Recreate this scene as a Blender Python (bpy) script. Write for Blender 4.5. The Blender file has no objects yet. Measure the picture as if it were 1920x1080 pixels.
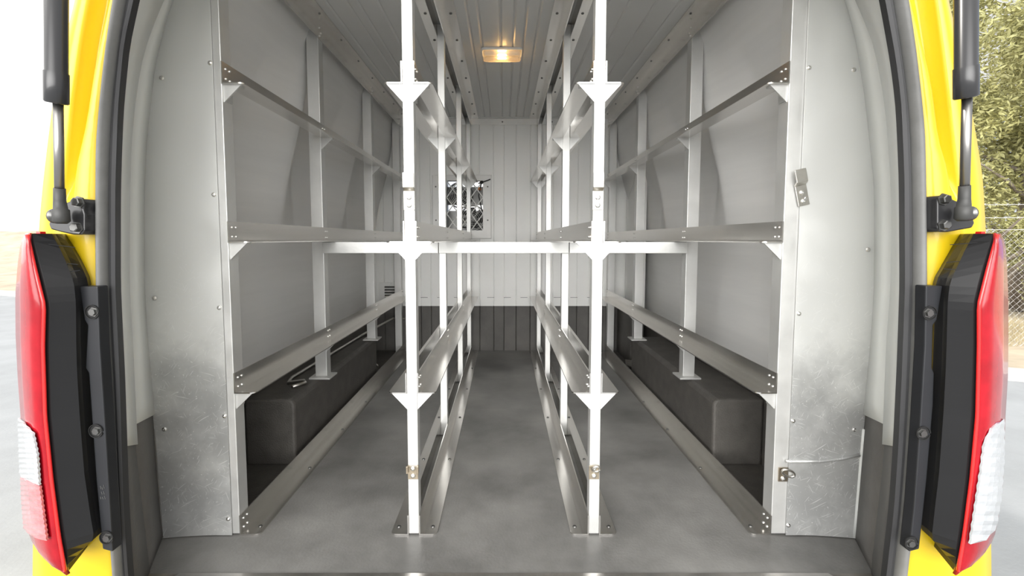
import bpy, bmesh, math, random
from mathutils import Vector, Matrix
random.seed(7)
SC = bpy.context.scene
COL = SC.collection

# ------------------------------------------------------------ camera, sky, sun, exposure
EYE = 0.722                      # eye height above the load floor
PITCH = math.radians(4.0)
FPX, CX, CY = 880.0, 945.0, 509.5
cam_data = bpy.data.cameras.new('camera')
cam_data.sensor_fit = 'HORIZONTAL'
cam_data.sensor_width = 36.0
cam_data.lens = FPX / 1920 * 36.0
cam_data.shift_x = (960 - CX) / 1920
cam_data.shift_y = (CY - 540) / 1920
cam_data.clip_start = 0.02
cam_data.clip_end = 400
cam = bpy.data.objects.new('camera', cam_data)
cam.location = (0, 0, EYE)
cam.rotation_euler = (math.radians(90) - PITCH, 0, 0)
COL.objects.link(cam)
SC.camera = cam

SC.view_settings.view_transform = 'Standard'
SC.view_settings.look = 'None'
SC.view_settings.exposure = 0.12
SC.view_settings.gamma = 1.0
SC.view_settings.use_curve_mapping = False

W = bpy.data.worlds.new('world')
SC.world = W
W.use_nodes = True
nt = W.node_tree
nt.nodes.clear()
def N(t, kind, **kw):
    n = t.nodes.new(kind)
    for k, v in kw.items():
        if k in n.inputs: n.inputs[k].default_value = v
        else: setattr(n, k, v)
    return n
wo = N(nt, 'ShaderNodeOutputWorld')
wb = N(nt, 'ShaderNodeBackground')
tc = N(nt, 'ShaderNodeTexCoord')
cl = N(nt, 'ShaderNodeTexNoise', Scale=5.0, Detail=5.0, Roughness=0.55)
cr = N(nt, 'ShaderNodeValToRGB')
cr.color_ramp.elements[0].position = 0.42
cr.color_ramp.elements[0].color = (0.42, 0.62, 1.0, 1)
cr.color_ramp.elements[1].position = 0.60
cr.color_ramp.elements[1].color = (1.0, 1.0, 1.0, 1)
sx = N(nt, 'ShaderNodeSeparateXYZ')
# the haze is brightest towards the left (sun side)
mr = N(nt, 'ShaderNodeMapRange')
mr.inputs['From Min'].default_value = -0.75
mr.inputs['From Max'].default_value = 0.6
mr.inputs['To Min'].default_value = 1.45
mr.inputs['To Max'].default_value = 0.85
mw = N(nt, 'ShaderNodeMapRange')
mw.inputs['From Min'].default_value = -0.5
mw.inputs['From Max'].default_value = 0.35
mw.inputs['To Min'].default_value = 1.0
mw.inputs['To Max'].default_value = 0.0
mx = N(nt, 'ShaderNodeMix', data_type='RGBA')
mx.inputs[7].default_value = (1.0, 0.99, 0.97, 1)
nt.links.new(tc.outputs['Generated'], cl.inputs['Vector'])
nt.links.new(cl.outputs['Fac'], cr.inputs['Fac'])
nt.links.new(tc.outputs['Generated'], sx.inputs[0])
nt.links.new(sx.outputs['X'], mr.inputs['Value'])
nt.links.new(sx.outputs['X'], mw.inputs['Value'])
my = N(nt, 'ShaderNodeMapRange')
my.inputs['From Min'].default_value = -0.3
my.inputs['From Max'].default_value = 0.3
my.inputs['To Min'].default_value = 1.0
my.inputs['To Max'].default_value = 0.0
nt.links.new(sx.outputs['Y'], my.inputs['Value'])
mxx = N(nt, 'ShaderNodeMath', operation='MAXIMUM')
nt.links.new(mw.outputs[0], mxx.inputs[0]); nt.links.new(my.outputs[0], mxx.inputs[1])
nt.links.new(mxx.outputs[0], mx.inputs[0])
nt.links.new(cr.outputs[0], mx.inputs[6])
nt.links.new(mx.outputs[2], wb.inputs['Color'])
# and brighter again behind the camera, where the low sun stands in the haze
mb = N(nt, 'ShaderNodeMapRange')
mb.inputs['From Min'].default_value = 0.985
mb.inputs['From Max'].default_value = 0.68
mb.inputs['To Min'].default_value = 7.0
mb.inputs['To Max'].default_value = 1.0
dt = N(nt, 'ShaderNodeVectorMath', operation='DOT_PRODUCT')
dt.inputs[1].default_value = Vector((-0.12, -0.96, 0.19)).normalized()
nt.links.new(tc.outputs['Generated'], dt.inputs[0])
nt.links.new(dt.outputs['Value'], mb.inputs['Value'])
mm_ = N(nt, 'ShaderNodeMath', operation='MULTIPLY')
nt.links.new(mr.outputs[0], mm_.inputs[0]); nt.links.new(mb.outputs[0], mm_.inputs[1])
nt.links.new(mm_.outputs[0], wb.inputs['Strength'])
nt.links.new(wb.outputs[0], wo.inputs[0])

sun_d = bpy.data.lights.new('sun', 'SUN')
sun_d.energy = 1.6
sun_d.angle = math.radians(3)
sun_d.color = (1.0, 0.96, 0.9)
sun = bpy.data.objects.new('sun', sun_d)
sun.rotation_euler = Vector((0.8, -0.12, -1.0)).to_track_quat('-Z', 'Y').to_euler()   # from front left, high
sun.location = (-4, 4, 6)
COL.objects.link(sun)

# ------------------------------------------------------------ measuring helpers
def proj(X, Y, Z):
    h = Z - EYE
    d = Y * math.cos(PITCH) - h * math.sin(PITCH)
    return CX + FPX * X / d, CY - FPX * (h * math.cos(PITCH) + Y * math.sin(PITCH)) / d
def at(px, py, Y):
    a = (px - CX) / FPX; b = (py - CY) / FPX
    dy = math.cos(PITCH) - b * math.sin(PITCH)
    t = Y / dy
    return Vector((a * t, Y, EYE + (-math.sin(PITCH) - b * math.cos(PITCH)) * t))
def lerp_tab(tab, v):
    if v <= tab[0][0]:
        (a, b), (c, d) = tab[0], tab[1]
    elif v >= tab[-1][0]:
        (a, b), (c, d) = tab[-2], tab[-1]
    else:
        for i in range(len(tab) - 1):
            if tab[i][0] <= v <= tab[i + 1][0]:
                (a, b), (c, d) = tab[i], tab[i + 1]; break
    return b + (d - b) * (v - a) / (c - a)
def smooth_tab(tab, step=12):
    ys = [tab[0][0] + k * step for k in range(int((tab[-1][0] - tab[0][0]) / step) + 1)]
    return [(y, sum(lerp_tab(tab, y + o) for o in (-24, -12, 0, 12, 24)) / 5) for y in ys]
def edge_x(tab, Y, z):
    py = proj(0, Y, z)[1]
    return at(lerp_tab(tab, py), py, Y).x

# ------------------------------------------------------------ materials
def new_mat(name):
    m = bpy.data.materials.new(name); m.use_nodes = True
    t = m.node_tree
    return m, t, t.nodes['Principled BSDF']
def mat(name, col, rough=0.5, metal=0.0, noise=0.0, nscale=8.0, bump=0.0, bscale=60.0, stretch=(1, 1, 1),
        rvar=0.0, coat=0.0, spec=0.5, detail=4.0, speck=0.0, speckcol=(0.8, 0.8, 0.8), speckscale=40.0):
    m, t, b = new_mat(name)
    L = t.links.new
    tc = N(t, 'ShaderNodeTexCoord'); mp = N(t, 'ShaderNodeMapping')
    mp.inputs['Scale'].default_value = stretch
    L(tc.outputs['Object'], mp.inputs['Vector'])
    b.inputs['Roughness'].default_value = rough
    b.inputs['Metallic'].default_value = metal
    b.inputs['Coat Weight'].default_value = coat
    b.inputs['Specular IOR Level'].default_value = spec
    b.inputs['Base Color'].default_value = (*col, 1)
    out = None
    if noise or rvar:
        n = N(t, 'ShaderNodeTexNoise', Scale=nscale, Detail=detail, Roughness=0.6)
        L(mp.outputs[0], n.inputs['Vector'])
        if noise:
            r = N(t, 'ShaderNodeMapRange')
            r.inputs['From Min'].default_value = 0.3; r.inputs['From Max'].default_value = 0.7
            r.inputs['To Min'].default_value = 1 - noise; r.inputs['To Max'].default_value = 1 + noise
            L(n.outputs['Fac'], r.inputs['Value'])
            v = N(t, 'ShaderNodeVectorMath', operation='SCALE')
            v.inputs[0].default_value = col
            L(r.outputs[0], v.inputs['Scale'])
            out = v.outputs[0]
        if rvar:
            r2 = N(t, 'ShaderNodeMapRange')
            r2.inputs['From Min'].default_value = 0.3; r2.inputs['From Max'].default_value = 0.7
            r2.inputs['To Min'].default_value = max(0.03, rough - rvar); r2.inputs['To Max'].default_value = rough + rvar
            L(n.outputs['Fac'], r2.inputs['Value']); L(r2.outputs[0], b.inputs['Roughness'])
    if speck:
        n3 = N(t, 'ShaderNodeTexNoise', Scale=speckscale, Detail=6.0, Roughness=0.75)
        L(mp.outputs[0], n3.inputs['Vector'])
        r3 = N(t, 'ShaderNodeMapRange')
        r3.inputs['From Min'].default_value = 0.62; r3.inputs['From Max'].default_value = 0.70
        r3.inputs['To Max'].default_value = speck
        L(n3.outputs['Fac'], r3.inputs['Value'])
        mm = N(t, 'ShaderNodeMix', data_type='RGBA')
        mm.inputs[6].default_value = (*col, 1); mm.inputs[7].default_value = (*speckcol, 1)
        if out: L(out, mm.inputs[6])
        L(r3.outputs[0], mm.inputs[0]); out = mm.outputs[2]
    if out: L(out, b.inputs['Base Color'])
    if bump:
        n2 = N(t, 'ShaderNodeTexNoise', Scale=bscale, Detail=3.0)
        L(mp.outputs[0], n2.inputs['Vector'])
        bp = N(t, 'ShaderNodeBump'); bp.inputs['Strength'].default_value = bump; bp.inputs['Distance'].default_value = 0.004
        L(n2.outputs['Fac'], bp.inputs['Height']); L(bp.outputs[0], b.inputs['Normal'])
    return m

M = {}
M['alum'] = mat('mill_aluminium', (0.73, 0.71, 0.68), 0.23, 1.0, noise=0.05, nscale=3, detail=2.0, stretch=(14, 0.3, 14))
M['post'] = mat('white_aluminium', (0.66, 0.66, 0.645), 0.45, 0.60, noise=0.05, nscale=14, rvar=0.06, bump=0.06, bscale=120)
M['gusset'] = mat('cut_aluminium_plate', (0.64, 0.64, 0.625), 0.45, 0.60, noise=0.06, nscale=30)
M['liner'] = mat('grey_liner', (0.76, 0.755, 0.74), 0.42, noise=0.03, nscale=3, bump=0.14, bscale=3, stretch=(1, 0.5, 9))
M['ceiling'] = mat('grey_ceiling_panel', (0.60, 0.60, 0.59), 0.34, noise=0.02, nscale=3)
M['backwall'] = mat('light_grey_wall_panel', (0.90, 0.90, 0.88), 0.45, noise=0.03, nscale=2)
M['strip'] = mat('pale_grey_strip', (0.60, 0.61, 0.59), 0.5, noise=0.03, nscale=6, bump=0.06, bscale=12)
M['liner_white'] = mat('white_frame', (0.84, 0.84, 0.82), 0.4, noise=0.04, nscale=10)
M['dark'] = mat('dark_bedliner', (0.085, 0.079, 0.071), 0.58, noise=0.2, nscale=20, bump=0.5, bscale=240, spec=0.5)
M['dark_wall'] = mat('dark_coated_wall', (0.105, 0.100, 0.093), 0.6, noise=0.2, nscale=8, bump=0.25, bscale=200)
M['floor'] = mat('dark_grey_floor', (0.200, 0.196, 0.188), 0.42, noise=0.46, nscale=3.2, rvar=0.1, bump=0.15, bscale=160,
                 detail=8, speck=0.25, speckcol=(0.30, 0.29, 0.28), speckscale=14)
M['steel'] = mat('dull_steel', (0.62, 0.60, 0.56), 0.35, 1.0, noise=0.1, nscale=30)
M['screw'] = mat('screw_steel', (0.75, 0.74, 0.72), 0.3, 1.0)
M['hole'] = mat('black_recess', (0.01, 0.01, 0.01), 0.8)
M['yellow'] = mat('yellow_paint', (0.70, 0.49, 0.008), 0.35, coat=0.3, noise=0.02, nscale=3)
M['rubber'] = mat('grey_rubber', (0.17, 0.17, 0.165), 0.55, noise=0.1, nscale=30)
M['rubber_dark'] = mat('black_rubber', (0.022, 0.022, 0.024), 0.5)
M['plastic'] = mat('black_plastic', (0.020, 0.021, 0.024), 0.42, spec=0.35, noise=0.1, nscale=10)
M['gloss_black'] = mat('glossy_black_plastic', (0.014, 0.014, 0.015), 0.30, spec=0.3)
M['red'] = mat('red_lens', (0.36, 0.006, 0.014), 0.15, coat=0.3, spec=0.35, noise=0.25, nscale=14)
M['red_rim'] = mat('bright_red_rim', (0.85, 0.02, 0.02), 0.2, coat=0.8)
M['clear'] = mat('clear_ribbed_lens', (0.50, 0.52, 0.54), 0.12, noise=0.15, nscale=18, coat=1.0, stretch=(1, 1, 4))
M['pink'] = mat('pale_red_ribbed_lens', (0.62, 0.16, 0.17), 0.14, noise=0.4, nscale=20, coat=1.0, stretch=(1, 1, 4))
M['strut'] = mat('black_strut_paint', (0.028, 0.028, 0.030), 0.28, coat=0.3)
M['socket'] = mat('grey_socket_plastic', (0.05, 0.05, 0.048), 0.5)
M['chrome'] = mat('strut_rod_steel', (0.33, 0.32, 0.31), 0.35, 1.0)
M['bolt'] = mat('dark_bolt_steel', (0.17, 0.17, 0.165), 0.35, 0.9)
M['asphalt'] = mat('pale_asphalt', (0.34, 0.35, 0.355), 0.85, noise=0.10, nscale=2, bump=0.3, bscale=60, speck=0.5, speckcol=(0.6, 0.6, 0.6), speckscale=60)
M['sand'] = mat('dry_sand_verge', (0.50, 0.42, 0.31), 0.95, noise=0.25, nscale=1.2, bump=0.4, bscale=12, detail=8)
M['concrete'] = mat('pale_concrete', (0.56, 0.55, 0.52), 0.85, noise=0.08, nscale=3)
M['leaf'] = mat('olive_leaf', (0.34, 0.33, 0.14), 0.55, noise=0.35, nscale=1.6)
M['bark'] = mat('grey_bark', (0.20, 0.17, 0.14), 0.9, noise=0.3, nscale=20)
M['wire'] = mat('galvanised_wire', (0.62, 0.62, 0.60), 0.45, 0.5)
M['grass'] = mat('dry_grass', (0.42, 0.36, 0.22), 0.9, noise=0.3, nscale=3)
M['rust'] = mat('stained_steel', (0.42, 0.36, 0.28), 0.4, 1.0, noise=0.2, nscale=40)
M['orange'] = mat('orange_tag', (0.8, 0.25, 0.03), 0.5)

# brushed, scratched galvanised sheet
def galv():
    m, t, b = new_mat('galvanised_sheet')
    L = t.links.new
    tc = N(t, 'ShaderNodeTexCoord')
    b.inputs['Metallic'].default_value = 0.55
    n = N(t, 'ShaderNodeTexNoise', Scale=9.0, Detail=7.0, Roughness=0.65)
    L(tc.outputs['Object'], n.inputs['Vector'])
    r = N(t, 'ShaderNodeMapRange')
    r.inputs['From Min'].default_value = 0.3; r.inputs['From Max'].default_value = 0.7
    r.inputs['To Min'].default_value = 0.30; r.inputs['To Max'].default_value = 0.52
    L(n.outputs['Fac'], r.inputs['Value']); L(r.outputs[0], b.inputs['Roughness'])
    # thin bright scratches, thickest in the lower half where cargo rubs
    outs = []
    dn = N(t, 'ShaderNodeTexNoise', Scale=6.0, Detail=2.0); L(tc.outputs['Object'], dn.inputs['Vector'])
    ds = N(t, 'ShaderNodeVectorMath', operation='SCALE'); ds.inputs['Scale'].default_value = 0.05; L(dn.outputs['Color'], ds.inputs[0])
    da = N(t, 'ShaderNodeVectorMath', operation='ADD'); L(tc.outputs['Object'], da.inputs[0]); L(ds.outputs[0], da.inputs[1])
    for rot, sc in ((0.35, (0.05, 1, 0.0022)), (-0.5, (0.07, 1, 0.003)), (1.2, (0.04, 1, 0.002)), (-1.05, (0.035, 1, 0.0025)), (0.0, (0.006, 1, 0.006))):
        mp = N(t, 'ShaderNodeMapping', vector_type='TEXTURE'); mp.inputs['Scale'].default_value = sc; mp.inputs['Rotation'].default_value = (0, rot, 0)
        L(da.outputs[0], mp.inputs['Vector'])
        nn = N(t, 'ShaderNodeTexNoise', Scale=1.0, Detail=1.0)
        L(mp.outputs[0], nn.inputs['Vector'])
        rr = N(t, 'ShaderNodeMapRange')
        rr.inputs['From Min'].default_value = 0.69; rr.inputs['From Max'].default_value = 0.74
        L(nn.outputs['Fac'], rr.inputs['Value']); outs.append(rr.outputs[0])
    s = outs[0]
    for o in outs[1:]:
        a = N(t, 'ShaderNodeMath', operation='MAXIMUM'); L(s, a.inputs[0]); L(o, a.inputs[1]); s = a.outputs[0]
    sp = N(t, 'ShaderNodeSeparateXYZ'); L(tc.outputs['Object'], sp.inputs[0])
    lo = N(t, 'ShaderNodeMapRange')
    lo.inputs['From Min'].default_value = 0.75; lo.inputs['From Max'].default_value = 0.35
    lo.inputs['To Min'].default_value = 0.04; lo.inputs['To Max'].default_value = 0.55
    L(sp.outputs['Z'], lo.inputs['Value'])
    a = N(t, 'ShaderNodeMath', operation='MULTIPLY'); L(s, a.inputs[0]); L(lo.outputs[0], a.inputs[1])
    mx = N(t, 'ShaderNodeMix', data_type='RGBA')
    # dull rubbed blotches low on the sheet, plus its dark ground reflection painted in
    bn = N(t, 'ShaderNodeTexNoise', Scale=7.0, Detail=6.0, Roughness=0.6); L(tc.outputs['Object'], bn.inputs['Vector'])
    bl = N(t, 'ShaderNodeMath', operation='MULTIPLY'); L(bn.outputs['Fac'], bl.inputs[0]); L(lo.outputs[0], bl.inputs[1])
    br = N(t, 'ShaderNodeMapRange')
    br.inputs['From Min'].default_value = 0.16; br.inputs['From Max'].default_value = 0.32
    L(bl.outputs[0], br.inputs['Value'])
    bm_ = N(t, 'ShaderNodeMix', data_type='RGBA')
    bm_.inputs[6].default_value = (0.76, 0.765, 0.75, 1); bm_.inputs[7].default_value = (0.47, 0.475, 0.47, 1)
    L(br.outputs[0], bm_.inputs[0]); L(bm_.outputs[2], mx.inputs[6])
    mx.inputs[7].default_value = (0.95, 0.95, 0.94, 1)
    L(a.outputs[0], mx.inputs[0]); L(mx.outputs[2], b.inputs['Base Color'])
    n2 = N(t, 'ShaderNodeTexNoise', Scale=4.0, Detail=2.0)
    L(tc.outputs['Object'], n2.inputs['Vector'])
    bp = N(t, 'ShaderNodeBump'); bp.inputs['Strength'].default_value = 0.25; bp.inputs['Distance'].default_value = 0.01
    L(n2.outputs['Fac'], bp.inputs['Height']); L(bp.outputs[0], b.inputs['Normal'])
    return m
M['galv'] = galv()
def emit(name, col, s):
    m, t, b = new_mat(name)
    b.inputs['Base Color'].default_value = (*col, 1)
    b.inputs['Emission Color'].default_value = (*col, 1); b.inputs['Emission Strength'].default_value = s
    return m
M['bulb'] = emit('lit_bulb', (1.0, 0.62, 0.22), 60)
def lens_mat():
    m, t, b = new_mat('lamp_cover_glass')
    b.inputs['Base Color'].default_value = (0.9, 0.82, 0.72, 1)
    b.inputs['Transmission Weight'].default_value = 0.9
    b.inputs['Roughness'].default_value = 0.22
    return m
M['cover'] = lens_mat()

# ------------------------------------------------------------ object helpers
def obj(name, bm, m, parent=None, smooth=False, kind=None, bevel=0):
    bmesh.ops.recalc_face_normals(bm, faces=bm.faces)
    me = bpy.data.meshes.new(name); bm.to_mesh(me); bm.free()
    me.materials.append(M[m] if isinstance(m, str) else m)
    if smooth:
        for p in me.polygons: p.use_smooth = True
    o = bpy.data.objects.new(name, me); COL.objects.link(o)
    if bevel:
        md = o.modifiers.new('bevel', 'BEVEL'); md.width = bevel; md.segments = 2; md.limit_method = 'ANGLE'
    if parent is not None: o.parent = parent
    if kind: o['kind'] = kind
    return o
def tag(o, label, cat, group=None):
    o['label'] = label; o['category'] = cat
    if group: o['group'] = group
    return o
def thing(name, label, cat, group=None):
    o = bpy.data.objects.new(name, None); COL.objects.link(o)
    o.empty_display_size = 0.05
    return tag(o, label, cat, group)
def struct(name, bm, m, parent=None, smooth=False):
    return obj(name, bm, m, parent, smooth, kind=None if parent else 'structure')
def BM(): return bmesh.new()
def box(bm, x0, x1, y0, y1, z0, z1):
    vs = [bm.verts.new((x, y, z)) for x in (x0, x1) for y in (y0, y1) for z in (z0, z1)]
    for f in ((0, 1, 3, 2), (4, 6, 7, 5), (0, 4, 5, 1), (2, 3, 7, 6), (0, 2, 6, 4), (1, 5, 7, 3)):
        bm.faces.new([vs[i] for i in f])
    return bm
def prism(bm, pts, d):
    """closed outline pts (3-D) extruded by vector d"""
    d = Vector(d)
    a = [bm.verts.new(p) for p in pts]; b = [bm.verts.new(Vector(p) + d) for p in pts]
    bm.faces.new(a); bm.faces.new(b[::-1])
    n = len(pts)
    for i in range(n): bm.faces.new((a[i], b[i], b[(i + 1) % n], a[(i + 1) % n]))
    return bm
def grid(bm, rows, close=False):
    vv = [[bm.verts.new(p) for p in r] for r in rows]
    for i in range(len(vv) - 1):
        n = len(vv[i])
        for j in range(n if close else n - 1):
            bm.faces.new((vv[i][j], vv[i][(j + 1) % n], vv[i + 1][(j + 1) % n], vv[i + 1][j]))
    if close:
        bm.faces.new(vv[0]); bm.faces.new(vv[-1][::-1])
    return bm
def tube(bm, pts, r, seg=10, radii=None):
    pts = [Vector(p) for p in pts]
    rows = []
    up = None
    for i, p in enumerate(pts):
        t = (pts[min(i + 1, len(pts) - 1)] - pts[max(i - 1, 0)]).normalized()
        if up is None: up = Vector((0, 0, 1)) if abs(t.z) < 0.9 else Vector((0, 1, 0))
        u = (up - t * up.dot(t)).normalized(); v = t.cross(u); up = u
        rr = radii[i] if radii else r
        rows.append([p + (u * math.cos(a) + v * math.sin(a)) * rr for a in [2 * math.pi * k / seg for k in range(seg)]])
    return grid(bm, rows, close=True)
def lathe(bm, c, axis, prof, seg=16):
    """prof: (distance along axis, radius)"""
    c = Vector(c); ax = Vector(axis).normalized()
    u = ax.orthogonal().normalized(); v = ax.cross(u)
    rows = [[c + ax * h + (u * math.cos(a) + v * math.sin(a)) * r for a in [2 * math.pi * k / seg for k in range(seg)]] for h, r in prof]
    return grid(bm, rows, close=True)
def screw(c, axis, parent, r=0.0055, m='screw', name='screw'):
    """pan head with a dark drive recess"""
    bm = lathe(BM(), c, axis, [(-0.001, r), (0.0008, r), (0.0022, r * 0.8), (0.003, r * 0.45), (0.003, r * 0.3), (0.0012, r * 0.22)], 14)
    return obj(name, bm, m, parent, smooth=False)

NEAR, ROW = 1.10, (1.10, 1.68, 2.325, 2.93)       # depth of the four rows of posts
CEIL, BACK = 1.475, 3.0
SH = (0.353, 0.713, 1.076)                        # shelf heights
AW, AT, AH = 0.044, 0.003, 0.050                  # angle: width, thickness, height

def angle_rail(name, parent, xi, s, z, y0, y1, up=True, w=AW, h=AH, round_front=True):
    """L-section running front to back; xi = face of the post, s = direction the flange points"""
    bm = BM()
    r = 0.012
    x1 = xi + s * w
    pts = [(xi, y0, z), (x1 - s * r, y0, z)]
    if round_front:
        for k in range(1, 6):
            a = math.radians(90 * k / 6)
            pts.append((x1 - s * r + s * r * math.sin(a), y0 + r - r * math.cos(a), z))
    else: pts.append((x1, y0, z))
    pts += [(x1, y0 + r, z), (x1, y1, z), (xi, y1, z)]
    dz = AT if up else -AT
    prism(bm, pts, (0, 0, dz))
    if up: box(bm, min(xi, xi + s * AT), max(xi, xi + s * AT), y0, y1, z + AT, z + h)
    else: box(bm, min(xi, xi + s * AT), max(xi, xi + s * AT), y0, y1, z - h, z - AT)
    return obj(name, bm, 'alum', parent)
def gusset(parent, xi, s, z, y, w=0.037, h=0.040):
    bm = prism(BM(), [(xi, y, z), (xi + s * w, y, z), (xi, y, z - h)], (0, 0.004, 0))
    box(bm, min(xi, xi + s * 0.0035), max(xi, xi + s * 0.0035), y + 0.004, y + 0.030, z - h * 0.9, z)
    box(bm, min(xi, xi + s * w * 0.9), max(xi, xi + s * w * 0.9), y + 0.004, y + 0.024, z - 0.003, z)
    return obj('gusset', bm, 'gusset', parent)
def post(parent, x0, x1, y0, d, z0, z1):
    bm = box(BM(), x0, x1, y0, y0 + d, z0, z1)
    return obj('post', bm, 'post', parent, bevel=0.0015)
def rivets(rail, x, s, y, z, n=2):
    for j in range(n):
        for k in range(2):
            screw((x, y + 0.012 + 0.016 * k, z + 0.014 + 0.022 * j), (s, 0, 0), rail, 0.0032, 'screw', 'rivet')

# ------------------------------------------------------------ the shell of the cargo room
bm = BM()
xs = 0.83
outl = [(-0.83, 0.967), (0.83, 0.967), (0.865, 1.09), (0.865, BACK + 0.02), (-0.865, BACK + 0.02), (-0.865, 1.09)]
prism(bm, [(x, y, 0) for x, y in outl], (0, 0, -0.03))
floor = struct('floor', bm, 'floor')
for s_ in (-1, 1):       # sprayed dark margin behind the side racks
    a_, b_ = sorted((s_ * 0.692, s_ * 0.824))
    obj('dark_margin', box(BM(), a_, b_, 1.13, BACK - 0.002, 0.0002, 0.0015), 'dark', floor)

# aluminium sill along the rear end of the floor
bm = BM()
prism(bm, [(-0.72, 0.93, 0.002), (0.72, 0.93, 0.002), (0.70, 0.966, 0.002), (-0.70, 0.966, 0.002)], (0, 0, -0.02))
struct('trim_1', bm, 'alum')

def ribbed(bm, xs_, x0, x1, fn, w=0.006, d=0.004):
    """strip with narrow V grooves at xs_; fn(x, depth) -> two end points"""
    pts = [(x0, 0)]
    for x in sorted(xs_): pts += [(x - w, 0), (x, d), (x + w, 0)]
    pts.append((x1, 0))
    a = [bm.verts.new(fn(x, dd, 0)) for x, dd in pts]; b = [bm.verts.new(fn(x, dd, 1)) for x, dd in pts]
    for i in range(len(pts) - 1): bm.faces.new((a[i], a[i + 1], b[i + 1], b[i]))
    return bm
ribs_c = [-0.565, -0.50, -0.465, -0.40, -0.33, -0.122, -0.085, -0.012, 0.036, 0.075, 0.12, 0.33, 0.40, 0.485, 0.56]
bm = ribbed(BM(), ribs_c, -0.72, 0.72, lambda x, d, e: (x, (0.99, BACK)[e], CEIL + d))
box(bm, -0.72, 0.72, 0.99, BACK, CEIL + 0.01, CEIL + 0.03)
struct('ceiling', bm, 'ceiling')

# rear bulkhead with an opening for the fans
HX0, HX1, HZ0, HZ1 = -0.363, -0.133, 0.776, 1.088
ribs_b = [-0.78 + 0.078 * k + (0.012 if k % 3 == 0 else 0) for k in range(21)]
def back_piece(bm, x0, x1, z0, z1):
    rr = [x for x in ribs_b if x0 + 0.008 < x < x1 - 0.008]
    return ribbed(bm, rr, x0, x1, lambda x, d, e: (x, BACK + d, (z0, z1)[e]), w=0.004, d=0.006)
DK = 0.291
bm = BM()
back_piece(bm, -0.86, HX0, DK, CEIL); back_piece(bm, HX1, 0.86, DK, CEIL)
back_piece(bm, HX0, HX1, DK, HZ0); back_piece(bm, HX0, HX1, HZ1, CEIL)
box(bm, -0.86, HX0, BACK + 0.01, BACK + 0.03, DK, CEIL); box(bm, HX1, 0.86, BACK + 0.01, BACK + 0.03, DK, CEIL)
box(bm, HX0, HX1, BACK + 0.01, BACK + 0.03, DK, HZ0); box(bm, HX0, HX1, BACK + 0.01, BACK + 0.03, HZ1, CEIL)
wall_back = struct('wall_back', bm, 'backwall')
bm = BM(); back_piece(bm, -0.86, 0.86, -0.01, DK); box(bm, -0.86, 0.86, BACK + 0.01, BACK + 0.03, -0.01, DK)
wb_l = obj('dark_lower_panel', bm, 'dark_wall', wall_back)
# dashes stamped along the panel joint
for i in range(15):
    x = -0.75 + 0.107 * i
    if HX0 - 0.1 < x: pass
    obj('joint_slot', box(BM(), x, x + 0.045, BACK - 0.0008, BACK + 0.001, 0.345, 0.348), 'bolt', wall_back)
# angle trim where bulkhead meets ceiling
bm = BM()
box(bm, -0.66, 0.66, BACK - 0.003, BACK, CEIL - 0.040, CEIL); box(bm, -0.66, 0.66, BACK - 0.04, BACK, CEIL - 0.003, CEIL)
t2 = struct('trim_2', bm, 'post')
for x in (-0.60, -0.34, -0.01, 0.30, 0.62):
    screw((x, BACK - 0.003, CEIL - 0.022), (0, -1, 0), t2, 0.005, 'bolt')

# side linings: sheet that bulges out between the posts and is pulled in at each post top
def side_wall(s, name):
    bm = BM(); rows = []
    zs = [0.0 + CEIL * k / 60 for k in range(61)]
    ys = [1.12 + (BACK - 1.12) * k / 110 for k in range(111)]
    for z in zs:
        row = []
        base = 0.835 if z < 0.95 else 0.835 - 0.165 * ((z - 0.95) / 0.50) ** 1.25
        base = max(base, 0.655)
        for y in ys:
            x = base + 0.010 * (y - 1.1) / 1.9
            if 0.62 < z:
                f = (z - 0.62) / (CEIL - 0.62)
                for yp in ROW[1:]:
                    dd = y - (yp + 0.03)
                    wd = 0.05 + 0.30 * (1 - f)
                    if dd < 0: wgt = max(0.0, 1 - abs(dd) / (wd + 0.10))
                    else: wgt = max(0.0, 1 - abs(dd) / (wd * 0.5 + 0.03))
                    tgt = 0.694
                    if x > tgt:
                        x = x + (tgt - x) * wgt * min(1, f * 1.15)
            row.append((s * x, y, z))
        rows.append(row)
    grid(bm, rows)
    o = struct(name, bm, 'liner', smooth=True)
    # dark sprayed lower wall in front of the lining
    obj('dark_lower_panel', box(BM(), min(s * 0.825, s * 0.829), max(s * 0.825, s * 0.829), 1.125, BACK - 0.002, 0.0, 0.30), 'dark', o)
    return o
wall_left = side_wall(-1, 'wall_left')
wall_right = side_wall(1, 'wall_right')
# folded corner panels at the front right
bm = BM()
box(bm, 0.775, 0.815, 2.70, 2.985, 0.30, 1.30)
cp = struct('trim_3', bm, 'backwall')
for z in (0.45, 0.75, 1.05): screw((0.795, 2.70, z), (0, -1, 0), cp, 0.005)
bm = BM(); box(bm, 0.73, 0.80, 2.66, 2.98, 0.001, 0.295)
box(bm, 0.725, 0.73, 2.66, 2.98, 0.001, 0.30)
struct('trim_4', bm, 'dark')

# wheel arches
def wheel_arch(s, label):
    y0, y1 = 1.45, 2.41
    prof = [(0.822, 0.0), (0.664, 0.0), (0.662, 0.200), (0.668, 0.212), (0.680, 0.216), (0.822, 0.216)]
    bm = prism(BM(), [(s * x, y0, z) for x, z in prof], (0, y1 - y0, 0))
    o = obj('wheel_arch', bm, 'dark', bevel=0.008)
    return tag(o, label, 'wheel arch')
wheel_arch(-1, 'dark textured boxed wheel arch behind the left side rack')
wheel_arch(1, 'dark textured boxed wheel arch behind the right side rack')

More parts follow.
